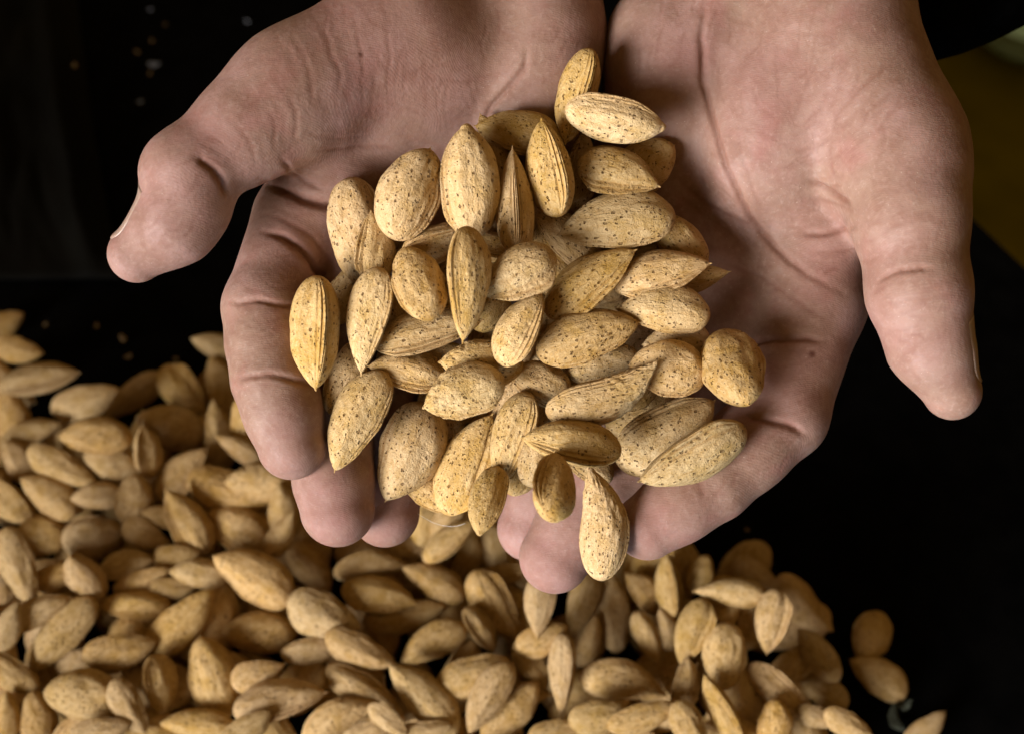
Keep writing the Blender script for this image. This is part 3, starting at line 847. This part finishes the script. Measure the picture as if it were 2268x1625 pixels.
# crop, x, y, tip direction, length, width, roll, shape  (lengths in that crop's pixels)
pile = [
 (0, 0, 95, 20, 200, 110, 20, 'n'), (0, 70, 185, -15, 190, 108, 15, 'n'), (0, 10, 330, 100, 220, 130, 20, 'm'), (0, 45, 440, 100, 210, 135, 10, 'r'),
 (0, 150, 297, 11, 300, 132, -60, 's'), (0, 830, 185, 155, 240, 112, 20, 'n'), (0, 830, 320, 105, 230, 125, 15, 'm'), (0, 325, 378, 14, 265, 142, 12, 'n'),
 (0, 495, 365, 215, 275, 118, 20, 'p'), (0, 685, 345, -50, 235, 145, 20, 'k'), (0, 815, 500, 94, 255, 108, 40, 'm'), (0, 635, 475, 155, 260, 172, 8, 'n'),
 (0, 920, 470, 100, 220, 120, 20, 'r'), (0, 120, 500, 20, 235, 108, -50, 's'), (0, 70, 600, 120, 190, 118, 20, 'm'), (0, 420, 612, 160, 230, 152, 10, 'r'),
 (0, 355, 510, 176, 268, 148, 10, 'm'), (0, 895, 555, 150, 200, 92, 40, 'p'), (0, 680, 650, 50, 270, 132, -30, 'k'), (0, 550, 565, 98, 195, 118, 75, 's'),
 (0, 235, 625, -29, 285, 132, 20, 'n'), (0, 185, 730, 142, 245, 142, 10, 'n'), (0, 45, 760, -40, 215, 142, 40, 's'), (0, 365, 735, 180, 200, 105, 20, 'm'),
 (0, 500, 745, 82, 195, 148, 15, 'r'), (0, 865, 715, -20, 325, 170, 5, 'n'), (0, 975, 680, 176, 260, 150, 15, 'w'), (0, 150, 885, 190, 210, 165, 10, 'r'),
 (0, 355, 885, 5, 235, 180, 8, 'r'), (0, 610, 812, 165, 180, 90, 20, 'n'), (0, 555, 885, -28, 205, 122, 15, 'p'), (0, 705, 825, 120, 280, 142, 32, 'k'),
 (0, 900, 850, 147, 265, 172, 25, 'k'), (0, 1060, 780, 90, 200, 125, 15, 'n'), (0, 1055, 875, 60, 190, 100, 40, 's'), (0, 665, 965, 12, 190, 122, 20, 'p'),
 (0, 210, 1035, 20, 240, 115, 20, 'n'), (0, 480, 990, 12, 200, 112, -50, 's'), (0, 535, 1050, 20, 225, 105, 30, 'm'), (0, 650, 1078, 0, 180, 100, 20, 'n'),
 (0, 75, 990, -72, 290, 155, 15, 'n'), (0, 745, 1025, 170, 220, 115, 20, 'm'), (0, 950, 1035, 146, 335, 190, 10, 'n'), (0, 315, 1045, 100, 200, 150, 10, 'R'),
 (0, 130, 1165, 30, 275, 122, 20, 'o'), (0, 500, 1145, 176, 270, 118, 58, 's'), (0, 300, 1350, 20, 190, 115, 20, 'n'), (0, 230, 1252, 226, 355, 160, 12, 'n'),
 (0, 680, 1205, 41, 335, 162, 12, 'n'), (0, 965, 1245, 176, 280, 166, 8, 'm'), (0, 455, 1310, 8, 280, 152, 15, 'n'), (0, 40, 1390, -30, 250, 140, 20, 'r'),
 (0, 310, 1480, 172, 290, 200, 8, 'r'), (0, 485, 1522, -62, 230, 135, 15, 'm'), (0, 595, 1442, -82, 225, 142, -70, 's'), (0, 795, 1412, 104, 315, 192, 14, 'r'),
 (0, 970, 1400, 18, 210, 130, 15, 'p'), (0, 740, 1590, 172, 280, 120, 20, 'n'), (0, 1050, 1502, 13, 345, 162, -58, 's'), (0, 140, 1570, 95, 220, 145, 15, 'r'),
 (0, 20, 1560, 80, 200, 110, 20, 'n'), (0, 30, 1220, 60, 200, 110, 15, 'n'), (0, 380, 1610, 10, 230, 120, 15, 'n'), (0, 930, 1600, 30, 220, 120, 20, 'n'),
 (1, 225, 405, -42, 360, 240, 12, 'o'), (1, 850, 300, 5, 300, 150, 20, 'n'), (1, 900, 110, 90, 330, 200, 15, 'm'), (1, 1060, 90, 60, 340, 200, 15, 'n'),
 (1, 570, 385, 20, 425, 195, 15, 'h'), (1, 1170, 350, 70, 330, 185, 20, 'n'), (1, 1330, 290, 95, 340, 210, 15, 'm'), (1, 1065, 240, 37, 395, 182, -64, 's'),
 (1, 1390, 440, 10, 340, 150, 20, 'n'), (1, 960, 490, 149, 415, 205, 18, 'n'), (1, 790, 690, 8, 500, 215, 10, 'n'), (1, 635, 572, -8, 455, 205, -40, 'k'),
 (1, 300, 692, -28, 460, 300, 8, 'n'), (1, 230, 900, 10, 380, 180, 20, 'r'), (1, 1330, 645, -62, 490, 255, 16, 'g'), (1, 1240, 782, -56, 310, 175, -66, 's'),
 (1, 950, 862, 205, 435, 222, 12, 'n'), (1, 520, 905, -27, 450, 225, 10, 'n'), (1, 1200, 1050, 20, 450, 265, 10, 'm'), (1, 560, 1165, -30, 560, 235, 12, 'o'),
 (1, 1550, 1000, -62, 340, 180, 20, 'w'), (1, 1430, 1270, 45, 460, 250, 10, 'r'), (1, 900, 1192, 131, 570, 262, 10, 'n'), (1, 1290, 1192, 236, 480, 225, 12, 'n'),
 (1, 1620, 830, 20, 330, 210, 15, 'n'), (1, 1600, 640, -96, 380, 200, 20, 'p'), (1, 1850, 640, 250, 400, 185, 20, 'p'), (1, 1900, 850, 70, 330, 150, 30, 'n'),
 (1, 2050, 680, 94, 470, 215, 10, 'b'), (1, 1740, 1062, -91, 500, 185, 60, 't'), (1, 370, 1305, 42, 460, 235, 12, 'h'), (1, 1740, 1400, 5, 400, 200, 15, 'n'),
 (1, 900, 1395, 10, 360, 160, 15, 'm'), (1, 690, 1330, -40, 300, 140, 30, 's'),
 (2, 500, 300, 100, 280, 150, 20, 'n'), (2, 350, 460, 130, 260, 160, 20, 'm'), (2, 475, 430, 94, 325, 155, -74, 's'), (2, 625, 370, 60, 210, 150, 10, 'r'),
 (2, 740, 590, 30, 240, 140, 15, 'n'), (2, 880, 590, 80, 240, 140, 15, 'n'), (2, 930, 400, -42, 320, 165, 12, 'n'), (2, 780, 462, 176, 360, 155, 12, 'p'),
 (2, 460, 650, 100, 220, 130, 20, 'n'), (2, 370, 690, -62, 280, 140, 15, 'o'), (2, 1150, 530, -56, 370, 195, 10, 'H'), (2, 590, 662, 245, 345, 175, 40, 'k'),
 (2, 990, 610, 256, 325, 172, 40, 'k'), (2, 1090, 820, 40, 250, 160, 15, 'n'), (2, 760, 790, 265, 335, 232, 10, 'r'), (2, 1230, 780, 128, 315, 165, 15, 'b'),
 (2, 550, 930, 80, 290, 150, 40, 's'), (2, 240, 900, 4, 420, 232, 12, 'h'), (2, 1260, 970, 150, 260, 160, 15, 'm'), (2, 1040, 962, -41, 400, 175, 36, 's'),
 (2, 740, 1052, 118, 380, 150, -62, 's'), (2, 120, 1085, 10, 300, 190, 15, 'n'), (2, 345, 1088, 17, 365, 165, 14, 'n'), (2, 1230, 1090, -20, 230, 120, 15, 'n'),
 (2, 1005, 1132, 82, 270, 195, 12, 'r'), (2, 580, 1135, -62, 270, 175, 15, 'm'), (2, 1380, 1125, -30, 260, 140, 15, 'n'),
 (2, 1500, 690, 225, 240, 210, 10, 'R'), (2, 1530, 890, 142, 330, 192, 8, 'n'), (2, 1770, 1150, 35, 260, 140, 15, 'n'),
]
ANCH = [(645, 1065, "the left index fingertip"), (748, 1215, "the left middle fingertip"), (1140, 1245, "the right ring fingertip"), (1228, 1315, "the right middle fingertip"),
        (1415, 1243, "the right index fingertip"), (1332, 1277, "the comma-shaped almond"), (0, 1620, "the bottom left corner"), (0, 760, "the pile's upper left end"),
        (700, 1625, "the bottom-edge left third"), (1134, 1625, "the bottom edge middle"), (510, 830, "the left index finger"), (1700, 1260, "the pile's right shoulder"),
        (1985, 1590, "the green leaf scrap"), (0, 1200, "the mid left edge"), (1560, 1625, "the bottom-edge right half")]
NUM = ['', 'one', 'two', 'three', 'four', 'five']
def compass(dx, dy):
    k = int(round(math.degrees(math.atan2(dy, dx)) / 45.0)) % 8
    return ('right', 'upper right', 'top', 'upper left', 'left', 'lower left', 'bottom', 'lower right')[k]
BEAR = {'right': 'right of', 'upper right': 'above right of', 'top': 'above', 'upper left': 'above left of', 'left': 'left of', 'lower left': 'below left of', 'bottom': 'below', 'lower right': 'below right of'}
used_labels = {}
def pile_label(x, y, ang, roll, pitch, W, L, buried=False):
    x_, y_ = min(max(x, 5), 2260), min(max(y, 5), 1620)
    best = min(ANCH, key=lambda a: (a[0] - x_) ** 2 + (a[1] - y_) ** 2)
    dx, dy = x_ - best[0], best[1] - y_
    d = math.hypot(dx, dy) / 185.0
    dist = 'right at' if d < .3 else ('just ' + BEAR[compass(dx, dy)] if d < .85 else NUM[min(5, max(1, int(round(d))))] + (' nuts ' if d >= 1.5 else ' nut ') + BEAR[compass(dx, dy)])
    look = 'end-on' if pitch > 30 else 'seam-up' if abs(roll) >= 55 else 'keeled' if abs(roll) >= 28 else 'plump' if W / L > .6 else 'slim' if W / L < .44 else 'broad-side'
    base = ('half-buried ' if buried else '') + look + ' pile almond, tip ' + compass(math.cos(math.radians(ang)), math.sin(math.radians(ang))) + ', ' + dist + ' ' + best[2]
    n = used_labels.get(base, 0); used_labels[base] = n + 1
    if len(base.split()) + (n > 0) > 16: base = base.replace(look + ' ', '')
    return base if n == 0 else base.replace(' pile almond', (' smaller', ' farther', ' lower', ' other')[min(n - 1, 3)] + ' pile almond')
TRUP = UPC
def table_solid(P, rad):
    return ((P @ UPC) + CAM_H * 1000 - rad).min() < 0
placed = np.zeros((0, 4))
PG = 'almonds in the loose pile on the table'
# under-layers of the pile: inside this outline only
outline = [(-60, 830), (60, 900), (300, 900), (420, 870), (560, 830), (900, 1050), (1300, 1150), (1500, 1230), (1700, 1290), (1760, 1400), (1820, 1560), (1860, 1700), (-80, 1700)]
def inside(x, y):
    c = False
    for (x0, y0), (x1, y1) in zip(outline, outline[1:] + outline[:1]):
        if (y0 > y) != (y1 > y) and x < (x1 - x0) * (y - y0) / (y1 - y0) + x0: c = not c
    return c
rnd = random.Random(5)
UNDER = 'almond half buried under the top layer of the loose pile'
FLOOR_D = lambda x, y: table_depth(x, y, 0) + 20
SEEN_UNDER = set([0, 2, 6, 8, 15, 17, 18, 23, 24, 25, 26, 27, 28, 30, 32, 33, 34, 35, 36, 38, 40, 41, 42, 43, 45, 46, 47, 48, 55, 62, 63, 64, 65, 66, 68, 69, 70, 71, 76, 77, 78, 79, 80, 81, 82, 83, 84, 85, 86, 87, 88, 89, 90, 91, 92, 93, 94, 95, 96, 97, 98, 99, 100, 101, 102, 103, 104, 105, 106, 107, 109, 110, 112, 113, 118, 119])      # buried ones of which a good part shows
under_i = 0
for layer in range(2):
    yy = 850
    while yy < 1700:
        xx = -60 + rnd.random() * 60
        while xx < 1900:
            x, y = xx + rnd.uniform(-35, 35), yy + rnd.uniform(-30, 30)
            if inside(x, y):
                s = 1 + (y - 1250) * .0002
                ua, uL, uW, ur, up_ = rnd.uniform(0, 360), rnd.uniform(165, 205) * s, rnd.uniform(88, 116) * s, rnd.uniform(0, 60), rnd.uniform(-15, 15)
                lab = pile_label(x, y, ua, ur, up_, uW, uL, True) if under_i in SEEN_UNDER else UNDER
                under_i += 1
                make_almond(x, y, ua, uL, uW, ur, up_, rnd.choice('nmpskn'), table_depth(x, y, 15), 430.0, FLOOR_D(x, y), table_solid, lab, PG, tol=.66)
            xx += 165
        yy += 135
for (c, x, y, a, L, W, ro, v) in pile:
    k = (.591, .3662, .4385)[c]
    X, Y = (B2, B3, B4)[c](x, y)
    pit_ = 0
    if v == 'R': v, pit_ = 'r', 42
    make_almond(X, Y, a, L * k * 1.05, W * k * .93, ro, pit_, v, table_depth(X, Y, 38), 430.0, FLOOR_D(X, Y), table_solid, pile_label(X, Y, a, ro, pit_, W, L), PG, tol=.74)

# ------------------------------------------------------------------ small things around
def flake(name, x, y, size, mat, label, cat, group=None, h=1.0, ang=0.0, seed=0):
    """thin curled chip lying on the table at a picture point"""
    r = random.Random(seed)
    p = table_pt(x, y, h)
    n = 10; V = []; F = []
    for lay in (0, 1):
        for i in range(n):
            a = 2 * math.pi * i / n
            q = size * (.6 + .5 * r.random()) * .001
            X, Y = q * math.cos(a), q * .6 * math.sin(a)
            V.append((X, Y, .25 * size * .001 * math.cos(2 * a) + (lay * .0006)))
    V.append((0, 0, .0)); V.append((0, 0, .0006))
    for i in range(n):
        j = (i + 1) % n
        F += [(j, i, 2 * n), (n + i, n + j, 2 * n + 1), (i, j, n + j, n + i)]
    me = bpy.data.meshes.new(name); me.from_pydata(V, [], F); me.materials.append(mat)
    o = bpy.data.objects.new(name, me); col.objects.link(o)
    o.location = p; o.rotation_euler = (.5 * (r.random() - .5), .5 * (r.random() - .5), ang)
    tag(o, label, cat, group)
    return o
M_CHIP = plain('shell_chip', (.20, .13, .055), .6, .3, .2, 400)
M_CHIPW = plain('pale_chip', (.17, .19, .24), .35, .5, .1, 400)
M_LEAF = plain('dry_leaf', (.040, .044, .030), .8, .2, .3, 300)
CG = 'shell crumbs scattered on the dark table'
crumbs = [
    (340, 143, 3.4, 1, 'largest bluish bright crumb on the dark table behind the left thumb'), (332, 164, 1.6, 0, 'tan crumb just below the largest bright crumb'),
    (304, 116, 1.6, 0, 'tan crumb above and left of the largest bright crumb'), (310, 227, 2.0, 1, 'pale round crumb alone on the dark table, below the largest one'),
    (338, 92, 1.5, 0, 'dim brown crumb straight above the largest bright crumb'), (333, 22, 1.5, 1, 'faint grey crumb near the top edge left of the hands'),
    (165, 147, 1.9, 0, 'brown crumb far out on the left of the dark table'), (547, 48, 2.0, 1, 'faint pale crumb close to the outline of the left thumb base'),
    (366, 56, 1.2, 0, 'tiny dim crumb above the bright crumbs, nearer the hand'), (272, 750, 2.6, 0, 'golden crumb on the dark table above the pile'),
    (284, 790, 2.0, 0, 'golden crumb right at the upper edge of the pile'), (214, 722, 1.6, 0, 'dim crumb left of the golden crumb above the pile'),
    (390, 795, 1.5, 0, 'dim crumb between the pile edge and the left index finger'), (100, 720, 1.4, 0, 'dim crumb above the leftmost almonds of the pile'),
    (1655, 1173, 1.3, 0, 'tiny reddish crumb on black beside the right index finger'),
]
for i, (x, y, sz, k, lab) in enumerate(crumbs):
    flake('shell_crumb', x, y, sz, (M_CHIP, M_CHIPW)[k], lab, 'crumb', CG, 26 if x == 165 else 1.5, i * 1.3, i)
lf = flake('leaf_scrap', 1985, 1590, 6, M_LEAF, 'dull green scrap of dry leaf right of the pile', 'leaf', None, 3, 1.2, 41)
lf.rotation_euler = (.5, -.3, 1.9)
flake('leaf_scrap', 2003, 1562, 3.5, M_LEAF, 'small pale curl of dry leaf just above the bigger leaf scrap', 'leaf', None, 5, .4, 44)

# crumpled dark sheet on the table, far left
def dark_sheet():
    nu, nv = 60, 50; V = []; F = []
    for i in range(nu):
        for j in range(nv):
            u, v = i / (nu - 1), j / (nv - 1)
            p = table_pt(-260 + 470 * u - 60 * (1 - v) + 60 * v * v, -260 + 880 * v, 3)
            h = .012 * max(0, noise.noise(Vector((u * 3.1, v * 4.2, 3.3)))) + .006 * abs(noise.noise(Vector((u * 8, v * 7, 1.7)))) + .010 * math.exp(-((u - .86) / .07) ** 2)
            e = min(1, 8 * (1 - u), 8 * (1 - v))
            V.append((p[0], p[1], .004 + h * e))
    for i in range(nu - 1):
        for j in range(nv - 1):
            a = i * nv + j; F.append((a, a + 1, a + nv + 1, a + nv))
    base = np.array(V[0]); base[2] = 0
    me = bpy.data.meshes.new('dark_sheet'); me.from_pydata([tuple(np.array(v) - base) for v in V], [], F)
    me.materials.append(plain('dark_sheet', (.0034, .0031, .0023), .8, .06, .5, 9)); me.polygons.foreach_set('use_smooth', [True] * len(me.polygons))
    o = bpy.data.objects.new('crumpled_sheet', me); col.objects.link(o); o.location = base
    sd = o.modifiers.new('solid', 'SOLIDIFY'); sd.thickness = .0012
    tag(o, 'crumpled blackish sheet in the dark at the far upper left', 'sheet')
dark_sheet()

# pale blue bowl out of focus on the ground beyond the sleeve
def bowl():
    prof_ = [(0, 0), (.030, 0), (.034, .004), (.050, .022), (.058, .044), (.061, .046), (.0625, .043), (.056, .020), (.040, .003)]
    q = np.array([(2268 - 1134.0) / F_PX, -(78 - 812.5) / F_PX, -1.0])
    d = (-420 - CAM_H * 1000) / float(q @ UPC)
    base = c2w(q * d)
    n = 40; V = []; F = []
    pr = [(.0001, .0)] + [(r, z) for r, z in prof_[1:6]] + [(.057, .043), (.046, .022), (.028, .006), (.0001, .005)]
    for (r, z) in pr:
        for k in range(n): V.append((r * math.cos(2 * math.pi * k / n), r * math.sin(2 * math.pi * k / n), z))
    for i in range(len(pr) - 1):
        for k in range(n):
            F.append((i * n + k, i * n + (k + 1) % n, (i + 1) * n + (k + 1) % n, (i + 1) * n + k))
    me = bpy.data.meshes.new('bowl'); me.from_pydata(V, [], F)
    me.materials.append(plain('pale_blue_plastic', (.55, .85, .92), .4, .4, .05, 30)); me.polygons.foreach_set('use_smooth', [True] * len(me.polygons))
    o = bpy.data.objects.new('bowl', me); col.objects.link(o); o.location = base; o.scale = (1.35, 1.35, 1.35)
    tag(o, 'pale blue rounded bowl, blurred, under the sleeve at the right edge', 'bowl')
bowl()

# loose white fibres between the two hands
def fibre(pts, label):
    cu = bpy.data.curves.new('fibre', 'CURVE'); cu.dimensions = '3D'; cu.bevel_depth = .00005; cu.bevel_resolution = 1
    sp = cu.splines.new('NURBS'); sp.points.add(len(pts) - 1); sp.use_endpoint_u = True; sp.order_u = 3
    base = c2w(PC(*pts[0]))
    for p, q in zip(sp.points, pts): p.co = (*(c2w(PC(*q)) - base), 1)
    tmp = bpy.data.objects.new('tmp', cu); col.objects.link(tmp)
    me = bpy.data.meshes.new_from_object(tmp.evaluated_get(bpy.context.evaluated_depsgraph_get()))
    bpy.data.objects.remove(tmp)
    me.materials.clear(); me.materials.append(plain('fibre', (.75, .72, .66), .5, .4))
    o = bpy.data.objects.new('fibre', me); col.objects.link(o); o.location = base
    tag(o, label, 'fibre')
fibre([(915, 1130, -14), (945, 1150, -15), (975, 1163, -16), (1012, 1166, -15), (1030, 1158, -14)], 'fine white fibre bent between the left ring finger and bottom almonds')
